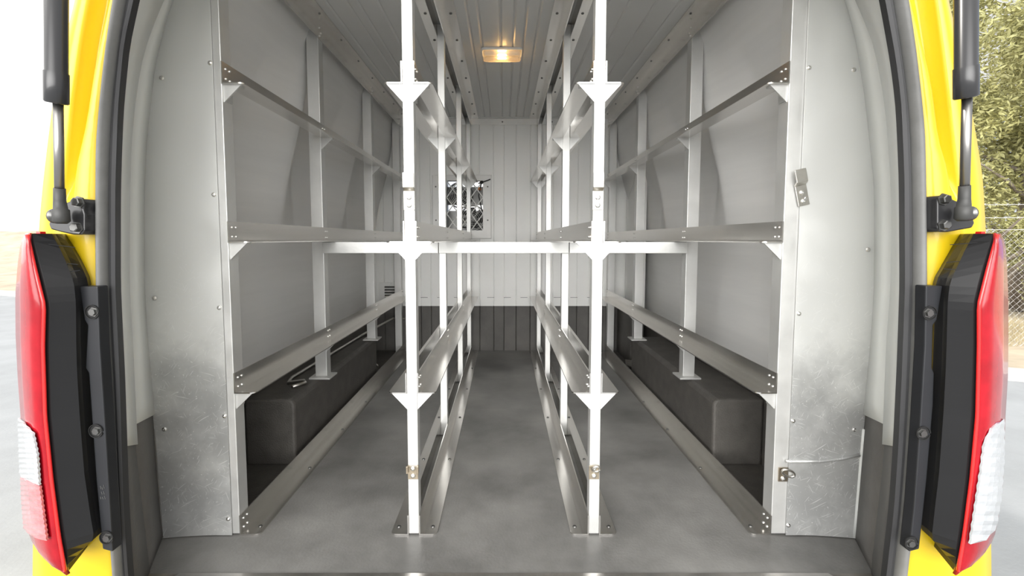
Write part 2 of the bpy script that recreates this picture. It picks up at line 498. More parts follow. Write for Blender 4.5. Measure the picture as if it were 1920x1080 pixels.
# ------------------------------------------------------------ centre racks
def centre_rack(c, label, right):
    t = thing('shelf_rack', label, 'rack')
    x0, x1 = c - 0.0125, c + 0.0125
    for i, y in enumerate(ROW):
        post(t, x0, x1, y, 0.030, 0.003, CEIL - 0.012)
    for nm, z in (('floor_rail', 0.0005),) + tuple(('shelf_rail', z) for z in SH):
        for s, xi in ((-1, x0), (1, x1)):
            r = angle_rail(nm, t, xi, s, z, NEAR - 0.002, BACK - 0.020)
            if nm == 'shelf_rail':
                for y in ROW: rivets(r, xi + s * AT, s, y, z)
                for y in ROW:
                    gusset(t, xi, s, z, y + 0.002)
            else:
                for k in range(6):
                    screw((xi + s * 0.030, NEAR + 0.028 + 0.36 * k, z + AT), (0, 0, 1), r, 0.005, 'bolt')
    for s, xi in ((-1, x0), (1, x1)):
        r = angle_rail('top_rail', t, xi, s, CEIL - 0.0005, NEAR - 0.09, BACK - 0.005, up=False, w=0.048, h=0.052)
        for k in range(9):
            screw((xi + s * 0.03, 1.2 + 0.21 * k, CEIL - AT - 0.0005), (0, 0, -1), r, 0.005, 'bolt')
    # upper keeper bracket: plate with a raised hook
    w = 0.013 if not right else 0.012
    zc0, zc1 = 0.789, 0.874
    y = NEAR
    cc = c + (0.000 if not right else -0.002)
    prof = [(y, zc0), (y, 0.834), (y - 0.010, 0.840), (y - 0.012, 0.870), (y - 0.009, zc1), (y - 0.006, zc1 - 0.002),
            (y - 0.008, 0.868), (y - 0.006, 0.843), (y + 0.0, 0.838)]
    prof = [(y - 0.0005, zc0), (y - 0.0005, 0.836), (y - 0.010, 0.843), (y - 0.010, zc1), (y - 0.013, zc1), (y - 0.013, 0.840), (y - 0.0035, 0.833), (y - 0.0035, zc0)]
    bm = prism(BM(), [(cc - w, a, b) for a, b in prof], (2 * w, 0, 0))
    k = obj('keeper_bracket', bm, 'steel', t, bevel=0.0008)
    for z in (0.800, 0.818): screw((cc, y - 0.0035, z), (0, -1, 0), k, 0.0062)
    # lower catch with ring
    bm = box(BM(), cc - 0.0125, cc + 0.0125, y - 0.003, y - 0.0005, 0.142, 0.176)
    if not right:
        box(bm, cc - 0.015, cc - 0.0105, y - 0.012, y - 0.003, 0.160, 0.178)
        box(bm, cc + 0.0105, cc + 0.015, y - 0.012, y - 0.003, 0.160, 0.178)
    k = obj('catch', bm, 'rust', t, bevel=0.0008)
    screw((cc, y - 0.003, 0.151), (0, -1, 0), k, 0.0062)
    screw((cc, y - 0.003, 0.169), (0, -1, 0), k, 0.0062)
    if right:
        pts = [(cc + 0.004 + 0.009 * math.cos(a), y - 0.008 - 0.004 * math.sin(a), 0.170 + 0.008 * math.sin(a)) for a in [2 * math.pi * q / 18 for q in range(19)]]
        obj('ring', tube(BM(), pts, 0.0028, 8), 'steel', k, smooth=True)
    return t
centre_rack(-0.220, 'free-standing aluminium shelf rack left of the centre aisle, in front of the fan opening', False)
centre_rack(0.2195, 'free-standing aluminium shelf rack right of the centre aisle, with ring catch low on its post', True)

# ------------------------------------------------------------ side racks
def side_rack(s, label, off):
    t = thing('wall_rack', label, 'rack')
    xi = s * 0.645 + off                       # inner face of the posts
    def X(a): return xi + s * a
    for i, y in enumerate(ROW):
        z0 = 0.003 if i in (0, 3) else 0.2225
        z1 = CEIL - 0.02
        a, b = sorted((X(0.0), X(0.042)))
        p = post(t, a, b, y, 0.040, z0, z1)
        if i in (1, 2):
            a, b = sorted((X(-0.018), X(0.058)))
            obj('foot_plate', box(BM(), a, b, y - 0.022, y + 0.055, 0.2165, 0.2225), 'post', t, bevel=0.001)
    for nm, z in (('floor_rail', 0.0005),) + tuple(('shelf_rail', z) for z in SH):
        r = angle_rail(nm, t, xi, -s, z, NEAR - 0.002, BACK - 0.020, w=0.050)
        if nm == 'shelf_rail':
            for i, y in enumerate(ROW):
                rivets(r, xi - s * AT, -s, y, z)
                gusset(t, xi, -s, z, y + (0.006 if i == 0 else 0.002), w=0.041, h=0.040)
        else:
            rivets(r, xi - s * AT, -s, NEAR, z)
            for k in range(7):
                screw((xi - s * 0.034, NEAR + 0.03 + 0.30 * k, z + AT), (0, 0, 1), r, 0.005, 'bolt')
    # ceiling angle
    r = angle_rail('top_rail', t, xi + s * 0.001, -s, CEIL - 0.0005, NEAR - 0.09, BACK - 0.005, up=False, w=0.05, h=0.058)
    for k in range(9):
        screw((xi - s * 0.03, 1.2 + 0.21 * k, CEIL - AT - 0.0005), (0, 0, -1), r, 0.004, 'bolt')
    for y in ROW[1:]:
        for k in range(3): screw((xi - s * AT, y + 0.008 + 0.012 * (k % 2), CEIL - 0.02 - 0.014 * k), (-s, 0, 0), r, 0.0032, 'screw', 'rivet')
    if s > 0:
        # slanted keeper bracket and ring catch
        c0 = at(1500, 352, NEAR - 0.003)
        Rm = Matrix.Rotation(math.radians(-13), 3, 'Y')
        def loc(u, dy, v):
            q = Rm @ Vector((u, 0, v)); return Vector((c0.x - q.x * -1, NEAR - 0.004 + dy, c0.z + q.z))
        prof = [(0, -0.042), (0, 0.008), (-0.010, 0.014), (-0.010, 0.042), (-0.013, 0.042), (-0.013, 0.012), (-0.003, 0.005), (-0.003, -0.042)]
        bm = prism(BM(), [loc(-0.013, a, b) for a, b in prof], loc(0.013, 0, 0) - loc(-0.013, 0, 0))
        k = obj('keeper_bracket', bm, 'steel', t, bevel=0.0008)
        for v in (-0.012, -0.032): screw(loc(0, -0.003, v), (0, -1, 0), k, 0.006)
        c = at(1467, 888, NEAR)
        bm = box(BM(), c.x - 0.011, c.x + 0.011, NEAR - 0.0035, NEAR - 0.0005, c.z - 0.018, c.z + 0.016)
        k = obj('catch', bm, 'rust', t)
        screw((c.x, NEAR - 0.0035, c.z - 0.010), (0, -1, 0), k, 0.006)
        pts = [(c.x + 0.008 + 0.015 * math.cos(a) , NEAR - 0.010 - 0.003 * math.sin(a), c.z + 0.006 + 0.009 * math.sin(a) - 0.005 * math.cos(a)) for a in [2 * math.pi * q / 20 for q in range(21)]]
        obj('ring', tube(BM(), pts, 0.0028, 8), 'steel', k, smooth=True)
    return t
side_rack(-1, 'aluminium wall rack along the left lining, no latches on its end post', 0.0)
side_rack(1, 'aluminium wall rack along the right lining, with slanted keeper bracket on its end post', 0.007)

# ------------------------------------------------------------ cross bars at the second row of posts
def crossbar(x0, x1, label):
    bm = box(BM(), x0, x1, ROW[1] - 0.0135, ROW[1] - 0.0015, 0.671, 0.7115)
    return tag(obj('crossbar', bm, 'post', bevel=0.0015), label, 'crossbar')
crossbar(-0.644, -0.2335, 'flat aluminium crossbar joining the left wall rack to the left centre rack')
crossbar(-0.232, 0.2305, 'flat aluminium crossbar spanning the middle aisle between the two centre racks')
crossbar(0.233, 0.651, 'flat aluminium crossbar joining the right centre rack to the right wall rack')

# ------------------------------------------------------------ dome light
t = thing('interior_light', 'lit rectangular dome light with amber glow on the ceiling', 'light')
def rrect(cx, cy, hx, hy, r, z, n=6):
    out = []
    for qx, qy, a0 in ((1, 1, 0), (-1, 1, 90), (-1, -1, 180), (1, -1, 270)):
        for k in range(n + 1):
            a = math.radians(a0 + 90 * k / n)
            out.append((cx + qx * (hx - r) + r * math.cos(a), cy + qy * (hy - r) + r * math.sin(a), z))
    return out
LX, LY = -0.008, 1.945
bm = grid(BM(), [rrect(LX, LY, 0.082, 0.042, 0.014, CEIL - 0.0005), rrect(LX, LY, 0.082, 0.042, 0.014, CEIL - 0.006), rrect(LX, LY, 0.079, 0.039, 0.012, CEIL - 0.009)], close=True)
obj('light_base', bm, 'liner_white', t)
bm = grid(BM(), [rrect(LX, LY, 0.077, 0.037, 0.012, CEIL - 0.0092), rrect(LX, LY, 0.074, 0.034, 0.012, CEIL - 0.030), rrect(LX, LY, 0.066, 0.026, 0.012, CEIL - 0.033)], close=True)
cv = obj('lens', bm, 'cover', t)
bm = lathe(BM(), (LX - 0.018, LY, CEIL - 0.02), (1, 0, 0), [(0, 0.002), (0.004, 0.006), (0.032, 0.006), (0.036, 0.002)], 10)
obj('bulb', bm, 'bulb', t)

# ------------------------------------------------------------ fan opening frame, mesh and fans
t = thing('grille', 'white framed opening with expanded metal mesh on the bulkhead', 'grille')
FX0, FX1, FZ0, FZ1 = -0.454, -0.079, 0.722, 1.124
yf = BACK - 0.004
bm = BM()
A = [(FX0, FZ0), (FX1, FZ0), (FX1, FZ1), (FX0, FZ1)]; B = [(HX0, HZ0), (HX1, HZ0), (HX1, HZ1), (HX0, HZ1)]
rows = [[(x, BACK - 0.001, z) for x, z in A], [(x, yf - 0.008, z) for x, z in A], [(x * 0.97 + -0.248 * 0.03, yf - 0.012, z * 0.97 + 0.932 * 0.03) for x, z in A],
        [(x, yf - 0.012, z) for x, z in B], [(x, BACK + 0.035, z) for x, z in B]]
vv = [[bm.verts.new(p) for p in r] for r in rows]
for i in range(4):
    for j in range(4): bm.faces.new((vv[i][j], vv[i][(j + 1) % 4], vv[i + 1][(j + 1) % 4], vv[i + 1][j]))
obj('frame', bm, 'liner_white', t)
for z in (1.05, 0.84):
    for x in (-0.43, -0.103): screw((x, yf - 0.012, z), (0, -1, 0), t, 0.005, 'bolt')
bm = BM()
ym = BACK - 0.006
nx, nz = 3, 3
dx, dz = (HX1 - HX0) / nx, (HZ1 - HZ0) / nz
for i in range(nx + 1):
    for s in (-1, 1):
        pts = []
        for k in range(2 * nz + 1):
            x = HX0 + dx * i + s * (dx / 2 if k % 2 else 0.0)
            x = min(max(x, HX0), HX1)
            pts.append((x, ym, HZ0 + dz / 2 * k))
        for a, b in zip(pts[:-1], pts[1:]):
            if abs(a[0] - b[0]) > 1e-5: tube(bm, [a, b], 0.0036, 5)
obj('expanded_mesh', bm, 'liner_white', t)
# knotted cable at its top corner
t2 = tag(obj('cable', tube(BM(), [(-0.16, 2.98, 1.07), (-0.14, 2.972, 1.075), (-0.12, 2.975, 1.082), (-0.10, 2.97, 1.088), (-0.085, 2.972, 1.095)], 0.004, 8), 'rubber_dark'),
         'short black cable end poking out of the mesh corner', 'cable')
obj('knot', lathe(BM(), (-0.14, 2.972, 1.075), (0.6, 0, 0.4), [(-0.012, 0.004), (-0.008, 0.010), (0.006, 0.010), (0.012, 0.004)], 8), 'rubber_dark', t2)
def fan(cx, cz, r, y, label):
    t = thing('fan', label, 'fan')
    bm = BM()
    n = 7
    for k in range(n):
        a0 = 2 * math.pi * k / n
        inner, outer = [], []
        for q in range(7):
            f = q / 6
            rr = 0.022 + (r * 0.9 - 0.022) * f
            tw = a0 + 0.5 * f
            inner.append(Vector((cx + rr * math.cos(tw), y + 0.012, cz + rr * math.sin(tw))))
            wd = 0.42 + 0.20 * math.sin(f * 3.0)
            outer.append(Vector((cx + rr * math.cos(tw + wd), y - 0.006, cz + rr * math.sin(tw + wd))))
        th = Vector((0, 0.0015, 0))
        for q in range(6):
            loop = [inner[q], inner[q + 1], outer[q + 1], outer[q]]
            prism(bm, loop, th)
    obj('blade_set', bm, 'rubber_dark', t)
    obj('hub', lathe(BM(), (cx, y - 0.014, cz), (0, 1, 0), [(0, 0.018), (0.004, 0.026), (0.04, 0.026)], 18), 'bolt', t, smooth=False)
    g = BM()
    for rr in [r * f for f in (0.32, 0.46, 0.6, 0.74, 0.88, 1.0)]:
        tube(g, [(cx + rr * math.cos(a), y - 0.020, cz + rr * math.sin(a)) for a in [2 * math.pi * q / 32 for q in range(33)]], 0.0012, 5)
    for k in range(4):
        a = math.pi / 4 + math.pi / 2 * k
        tube(g, [(cx, y - 0.021, cz), (cx + r * math.cos(a), y - 0.021, cz + r * math.sin(a))], 0.0018, 5)
    obj('wire_guard', g, 'wire', t)
    s = BM()
    prof = [(y - 0.012, r), (y - 0.012, r + 0.006), (y + 0.03, r + 0.006), (y + 0.03, r)]
    rows = [[(cx + q * math.cos(a), yy, cz + q * math.sin(a)) for yy, q in prof] for a in [2 * math.pi * k / 36 for k in range(37)]]
    for r0, r1 in zip(rows[:-1], rows[1:]):
        a = [s.verts.new(p) for p in r0]; b = [s.verts.new(p) for p in r1]
        for j in range(4): s.faces.new((a[j], a[(j + 1) % 4], b[(j + 1) % 4], b[j]))
    obj('shroud', s, 'plastic', t)
fan(-0.285, 1.005, 0.078, BACK + 0.075, 'black round fan behind the mesh, upper left')
fan(-0.205, 0.858, 0.080, BACK + 0.125, 'black round fan behind the mesh, lower right')
# wiring looping behind the mesh
tag(obj('wiring', tube(BM(), [(HX1 - 0.012, BACK + 0.04, 1.08), (HX1 - 0.03, BACK + 0.045, 1.0), (HX1 - 0.008, BACK + 0.04, 0.9), (HX1 - 0.05, BACK + 0.045, 0.80), (-0.28, BACK + 0.04, 0.795)], 0.004, 8), 'rubber_dark', smooth=True),
    'black looping wiring at the right edge behind the mesh', 'wiring')
tag(obj('connector', box(BM(), -0.165, -0.147, BACK + 0.04, BACK + 0.055, 1.035, 1.052), 'orange'), 'small orange connector behind the mesh', 'connector')
# plates added to darken the fan bay, with gaps letting light through
bm = BM()
box(bm, -0.47, -0.375, BACK + 0.04, BACK + 0.20, 0.70, 1.14); box(bm, -0.12, -0.05, BACK + 0.04, BACK + 0.20, 0.70, 1.14)
box(bm, -0.375, -0.12, BACK + 0.18, BACK + 0.20, 0.70, 0.91); box(bm, -0.375, -0.12, BACK + 0.18, BACK + 0.20, 0.95, 1.07)
struct('bay_baffle', bm, 'bolt')

# louvre vent low on the left of the bulkhead
t = thing('air_vent', 'small white louvred vent low on the bulkhead at left', 'vent')
vx0, vx1, vz0, vz1 = -0.800, -0.650, 0.300, 0.445
bm = BM()
box(bm, vx0, vx1, BACK - 0.006, BACK - 0.001, vz0, vz1)
obj('vent_frame', bm, 'liner_white', t, bevel=0.001)
for k in range(6):
    z = vz0 + 0.022 + 0.018 * k
    obj('slat', prism(BM(), [(vx0 + 0.035, BACK - 0.006, z), (vx0 + 0.035, BACK - 0.012, z - 0.002), (vx0 + 0.035, BACK - 0.007, z + 0.008)], (0.08, 0, 0)), 'bolt', t)
screw((vx0 + 0.075, BACK - 0.006, vz1 - 0.01), (0, -1, 0), t, 0.003)

# bent steel pipe lying on the left wheel arch
pts = [at(757, 597, 2.96), at(737, 597, 2.90), at(690, 622, 2.50), at(598, 667, 1.90), Vector((-0.745, 1.66, 0.222)), Vector((-0.72, 1.63, 0.222)), Vector((-0.675, 1.665, 0.2225)), Vector((-0.672, 1.585, 0.2225))]
pts = [Vector((-0.63, 2.965, 0.215)), Vector((-0.70, 2.95, 0.222)), Vector((-0.735, 2.45, 0.224)), Vector((-0.765, 1.66, 0.2235)), Vector((-0.75, 1.60, 0.2235)),
       Vector((-0.705, 1.625, 0.2235)), Vector((-0.69, 1.60, 0.2235)), Vector((-0.715, 1.555, 0.2235))]
tag(obj('bent_rod', tube(BM(), pts, 0.006, 8), 'steel', smooth=True), 'bent steel rod lying on the left wheel arch behind the lowest shelf', 'rod')
# small flat plates on the floor beyond the wheel arches
tag(obj('handle', tube(BM(), [(-0.80, 2.6, 0.012), (-0.79, 2.6, 0.020), (-0.72, 2.6, 0.020), (-0.71, 2.6, 0.012), (-0.71, 2.6, 0.001)], 0.004, 8), 'steel', smooth=True), 'thin metal handle on the floor beyond the left wheel arch', 'handle')
tag(obj('floor_plate', prism(BM(), [(0.665, 2.52, 0.032), (0.715, 2.44, 0.028), (0.722, 2.60, 0.034), (0.69, 2.63, 0.034)], (0, 0, 0.006)), 'steel'),
    'small pointed metal plate near the floor beyond the right wheel arch', 'plate')

# ------------------------------------------------------------ galvanised end panels
PE_L = [(-300, 470), (-200, 430), (-100, 372), (0, 322), (20, 315), (120, 290), (250, 275), (350, 270), (540, 270), (640, 276), (775, 289), (1010, 307)]
PE_R = [(-300, 1450), (-200, 1490), (-100, 1540), (0, 1587), (70, 1605), (175, 1622), (270, 1632), (330, 1639), (400, 1641), (540, 1640), (640, 1634), (785, 1619), (1010, 1600)]
def end_panel(s, tab, seam_x, label):
    t = thing('end_panel', label, 'panel')
    tab = smooth_tab(tab)
    rows = []
    for k in range(37):
        z = 0.002 + (1.462 - 0.002) * k / 36
        xo = edge_x(tab, NEAR - 0.012, z) if k else edge_x(tab, NEAR - 0.012, 0.002)
        row = []
        for j in range(13):
            f = j / 12
            x = seam_x + (xo - seam_x) * f
            dy = 0.012 * max(0.0, (f - 0.25) / 0.75) ** 1.6
            row.append((x, NEAR - 0.0035 - dy, z))
        rows.append(row)
    bm = BM(); grid(bm, rows)
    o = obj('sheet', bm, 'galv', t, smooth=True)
    md = o.modifiers.new('thickness', 'SOLIDIFY'); md.thickness = 0.0015; md.offset = 0
    md = o.modifiers.new('split', 'EDGE_SPLIT'); md.split_angle = math.radians(40)
    return t
pl = end_panel(-1, PE_L, -0.6625, 'galvanised steel end panel left of the racks, scratched near the floor')
for px, py in ((394, 118), (303, 146), (401, 365), (411, 577), (289, 559), (421, 780), (308, 805), (428, 973)):
    f = min(1, max(0, (430 - px) / 140)); screw(at(px, py, NEAR - 0.0045 - 0.012 * max(0, (f - .25) / .75) ** 1.6), (0, -1, 0), pl, 0.0052)
pr = end_panel(1, PE_R, 0.6865, 'galvanised steel end panel right of the racks, with a horizontal bead across it')
for px, py in ((1517, 127), (1601, 131), (1510, 372), (1628, 468), (1498, 588), (1487, 789), (1602, 806), (1478, 985)):
    f = min(1, max(0, (px - 1490) / 135)); screw(at(px, py, NEAR - 0.0045 - 0.012 * max(0, (f - .25) / .75) ** 1.6), (0, -1, 0), pr, 0.0052)
bm = tube(BM(), [at(1474, 865, NEAR - 0.006), at(1540, 865, NEAR - 0.008), at(1580, 860, NEAR - 0.012), at(1612, 853, NEAR - 0.018)], 0.0035, 8)
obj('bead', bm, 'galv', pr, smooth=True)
tag(obj('corner_bead', tube(BM(), [(edge_x(smooth_tab(PE_R), NEAR - 0.012, z), NEAR - 0.016, z) for z in (0.004, 0.06, 0.12, 0.18, 0.24, 0.272)], 0.004, 8), 'strip', smooth=True),
    'pale sealant bead up the floor corner beside the right end panel', 'sealant')
tag(obj('corner_bead', tube(BM(), [(edge_x(smooth_tab(PE_L), NEAR - 0.012, z), NEAR - 0.016, z) for z in (0.004, 0.06, 0.12, 0.18, 0.24, 0.272)], 0.002, 8), 'dark_wall', smooth=True),
    'dark sealant bead up the floor corner beside the left end panel', 'sealant')

# ------------------------------------------------------------ reveal strips between end panels and the door seal
B1_L = [(-300, 450), (-200, 420), (-100, 355), (0, 305), (60, 280), (120, 262), (190, 252), (270, 244), (400, 241), (540, 241), (640, 247), (790, 254), (835, 256), (1000, 275), (1078, 284), (1200, 300)]
SI_L = [(-400, 430), (-350, 395), (-240, 325), (-130, 280), (0, 250), (80, 232), (200, 221), (350, 216), (540, 216), (700, 224), (835, 228), (960, 232), (1078, 240), (1250, 255)]
SO_L = [(-400, 395), (-350, 360), (-240, 290), (-130, 246), (0, 220), (150, 200), (270, 188), (430, 187), (540, 188), (650, 192), (800, 203), (950, 211), (1078, 220), (1250, 235)]
BA_L = [(-400, 270), (-350, 245), (-250, 205), (-130, 170), (0, 147), (75, 127), (150, 109), (260, 94), (350, 83), (430, 75), (600, 70), (1050, 62), (1250, 60)]
B1_R = [(-300, 1460), (-200, 1500), (-100, 1560), (0, 1606), (80, 1640), (190, 1661), (300, 1670), (400, 1674), (540, 1672), (640, 1664), (840, 1656), (900, 1650), (1078, 1630), (1200, 1615)]
SI_R = [(-400, 1480), (-350, 1515), (-240, 1585), (-130, 1632), (0, 1660), (110, 1680), (190, 1690), (330, 1696), (540, 1697), (700, 1691), (845, 1684), (960, 1676), (1078, 1662), (1250, 1645)]
SO_R = [(-400, 1515), (-350, 1550), (-240, 1620), (-130, 1668), (0, 1695), (60, 1704), (130, 1713), (250, 1726), (400, 1729), (540, 1730), (640, 1728), (750, 1723), (850, 1716), (960, 1707), (1078, 1693), (1250, 1675)]
BA_R = [(-400, 1650), (-350, 1670), (-250, 1712), (-130, 1750), (0, 1772), (70, 1789), (220, 1821), (330, 1840), (430, 1846), (600, 1852), (1050, 1858), (1250, 1860)]
YR0, YR1, YR2 = 0.872, 0.975, NEAR - 0.014
def zlist(a, b, n): return [a + (b - a) * k / n for k in range(n + 1)]
def strip(name, cols, z0s, z1s, m, n=30, shift=0.0, thick=0.004):
    """cols: list of (table, depth); z0s/z1s: lower/upper height at each column"""
    rows = []
    for k in range(n + 1):
        row = []
        for (tab, Y), za, zb in zip(cols, z0s, z1s):
            z = za + (zb - za) * k / n
            x = edge_x(tab, Y, z)
            row.append((x + math.copysign(shift, x), Y, z))
        rows.append(row)
    o = obj(name, grid(BM(), rows), m, None, smooth=True, kind='structure')
    md = o.modifiers.new('thickness', 'SOLIDIFY'); md.thickness = thick; md.offset = 0
    return o
for s, B1, SI, PE, nm in ((-1, B1_L, SI_L, PE_L, ('trim_6', 'trim_7', 'trim_8', 'trim_9')), (1, B1_R, SI_R, PE_R, ('trim_10', 'trim_11', 'trim_12', 'trim_13'))):
    B1, SI, PE = smooth_tab(B1), smooth_tab(SI), smooth_tab(PE)
    strip(nm[0], [(B1, YR1), (PE, YR2)], (at(0, 795, YR1).z, at(0, 777, YR2).z), (1.43, 1.43), 'strip')            # inner pale strip
    strip(nm[1], [(SI, YR0), (B1, YR1 - 0.004)], (at(0, 838, YR0).z, at(0, 832, YR1).z), (1.36, 1.42), 'strip')    # outer pale strip
    strip(nm[2], [(B1, YR1), (PE, YR2)], (0.001, 0.001), (0.60, 0.60), 'dark_wall', shift=0.005)
    strip(nm[3], [(SI, YR0), (B1, YR1 - 0.004)], (-0.02, 0.001), (0.60, 0.60), 'dark_wall', shift=0.005)
# floor apron between the reveals
bm = BM()
prism(bm, [(-0.66, 0.885, -0.025), (0.66, 0.885, -0.025), (0.70, 0.985, -0.0305), (-0.70, 0.985, -0.0305)], (0, 0, -0.02))
struct('trim_14', bm, 'plastic')

# ------------------------------------------------------------ the van body
van = thing('van', 'yellow van seen from behind with its tailgate open, tail lamps either side', 'van')
van.location = (0, 0, 0)
CO_L = [(-350, 262), (-240, 215), (-120, 185), (0, 166), (60, 154), (180, 137), (300, 125), (370, 121), (500, 118), (1250, 118)]
RI_L = [(-350, 330), (-240, 270), (-120, 237), (0, 210), (80, 192), (140, 179), (230, 166), (320, 145), (400, 140), (1250, 140)]
CO_R = [(-350, 1660), (-240, 1705), (-120, 1735), (0, 1755), (90, 1767), (180, 1778), (290, 1790), (370, 1798), (500, 1800), (1250, 1800)]
RI_R = [(-350, 1590), (-240, 1640), (-120, 1670), (0, 1702), (110, 1733), (170, 1745), (270, 1757), (320, 1776), (400, 1780), (1250, 1780)]
def body_side(s, BA, SO, SI, CO, RI):
    BA, SO, SI, CO, RI = map(smooth_tab, (BA, SO, SI, CO, RI))
    rows = []
    zs = zlist(-0.42, 1.40, 60)
    for z in zs:
        xa = edge_x(BA, 0.86, z)
        xb = edge_x(SO, 0.84, z)
        xi = edge_x(SI, 0.875, z)
        py = proj(0, 0.84, z)[1]
        deep = 1.0 if py < 300 else max(0.0, 1 - (py - 300) / 90)      # drip channel dies out above the lamp
        xc, xr = edge_x(CO, 0.838, z), edge_x(RI, 0.834, z)
        row = [(s * max(abs(xa), 0.90), 3.3, z), (s * max(abs(xa), 0.885), 1.06, z), (xa + s * 0.030, 0.93, z), (xa + s * 0.010, 0.885, z), (xa, 0.866, z),
               (xa + (xc - xa) * 0.12, 0.852, z), (xa + (xc - xa) * 0.5, 0.842, z), (xa + (xc - xa) * 0.92, 0.836, z), (xc, 0.838 + 0.004 * deep, z), (xc + (xr - xc) * 0.10, 0.836 + 0.030 * deep, z),
               (xc + (xr - xc) * 0.22, 0.834 + 0.034 * deep, z), (xc + (xr - xc) * 0.85, 0.834 + 0.010 * deep, z), (xr, 0.833, z), (xr + (xb - xr) * 0.12, 0.832, z), (xr + (xb - xr) * 0.85, 0.834, z), (xb, 0.846, z), (xb + (xi - xb) * 0.7, 0.862, z)]
        rows.append(row)
    o = obj('body_side', grid(BM(), rows), 'yellow', van, smooth=True)
    md = o.modifiers.new('thickness', 'SOLIDIFY'); md.thickness = 0.003; md.offset = 0
    # weatherstrip: soft grey bulb outside, black lip inside
    bulb, lip = [], []   # lip
    for z in zlist(-0.20, 1.40, 54):
        xb, xi = edge_x(SO, 0.832, z), edge_x(SI, 0.834, z)
        xm = xb + (xi - xb) * 0.56
        c = (xb + xm) / 2; r = abs(xm - xb) / 2
        bulb.append([(c + s * r * math.cos(a) * 1.0, 0.832 - 0.016 * math.sin(a), z) for a in [2 * math.pi * k / 14 for k in range(14)]])
        lip.append([(xm + (xi - xm) * u, yy, z) for u, yy in ((-0.1, 0.834), (0.35, 0.838), (0.55, 0.831), (1.0, 0.834), (0.75, 0.850), (-0.1, 0.850))])
    w = obj('weatherstrip', grid(BM(), bulb, close=True), 'rubber', van, smooth=True)
    obj('inner_lip', grid(BM(), lip, close=True), 'rubber_dark', w)
body_side(-1, BA_L, SO_L, SI_L, CO_L, RI_L)
body_side(1, BA_R, SO_R, SI_R, CO_R, RI_R)
# roof and header above the opening
bm = BM()
prism(bm, [(-0.62, 0.85, 1.40), (0.62, 0.85, 1.40), (0.66, 0.85, 1.56), (-0.66, 0.85, 1.56)], (0, 0.05, 0))
obj('header', bm, 'yellow', van)
rows = []
for y in (0.86, 1.2, 3.3):
    rows.append([(x, y, z) for x, z in ((-0.90, 1.38), (-0.80, 1.55), (-0.6, 1.62), (0, 1.65), (0.6, 1.62), (0.80, 1.55), (0.90, 1.38))])
o = obj('roof', grid(BM(), rows), 'yellow', van, smooth=True)
md = o.modifiers.new('thickness', 'SOLIDIFY'); md.thickness = 0.003
bm = prism(BM(), [(-0.80, 0.70, -0.12), (0.80, 0.70, -0.12), (0.88, 0.80, -0.12), (0.88, 0.90, -0.12), (-0.88, 0.90, -0.12), (-0.88, 0.80, -0.12)], (0, 0, -0.26))
obj('bumper', bm, 'yellow', van, bevel=0.02)
for s in (-1, 1):
    for y in (1.93,):
        bm = lathe(BM(), (s * 0.86, y, -0.33), (-s, 0, 0), [(0, 0.20), (0.0, 0.30), (0.02, 0.32), (0.16, 0.32), (0.18, 0.30)], 32)
        w = obj('wheel', bm, 'rubber_dark', van)

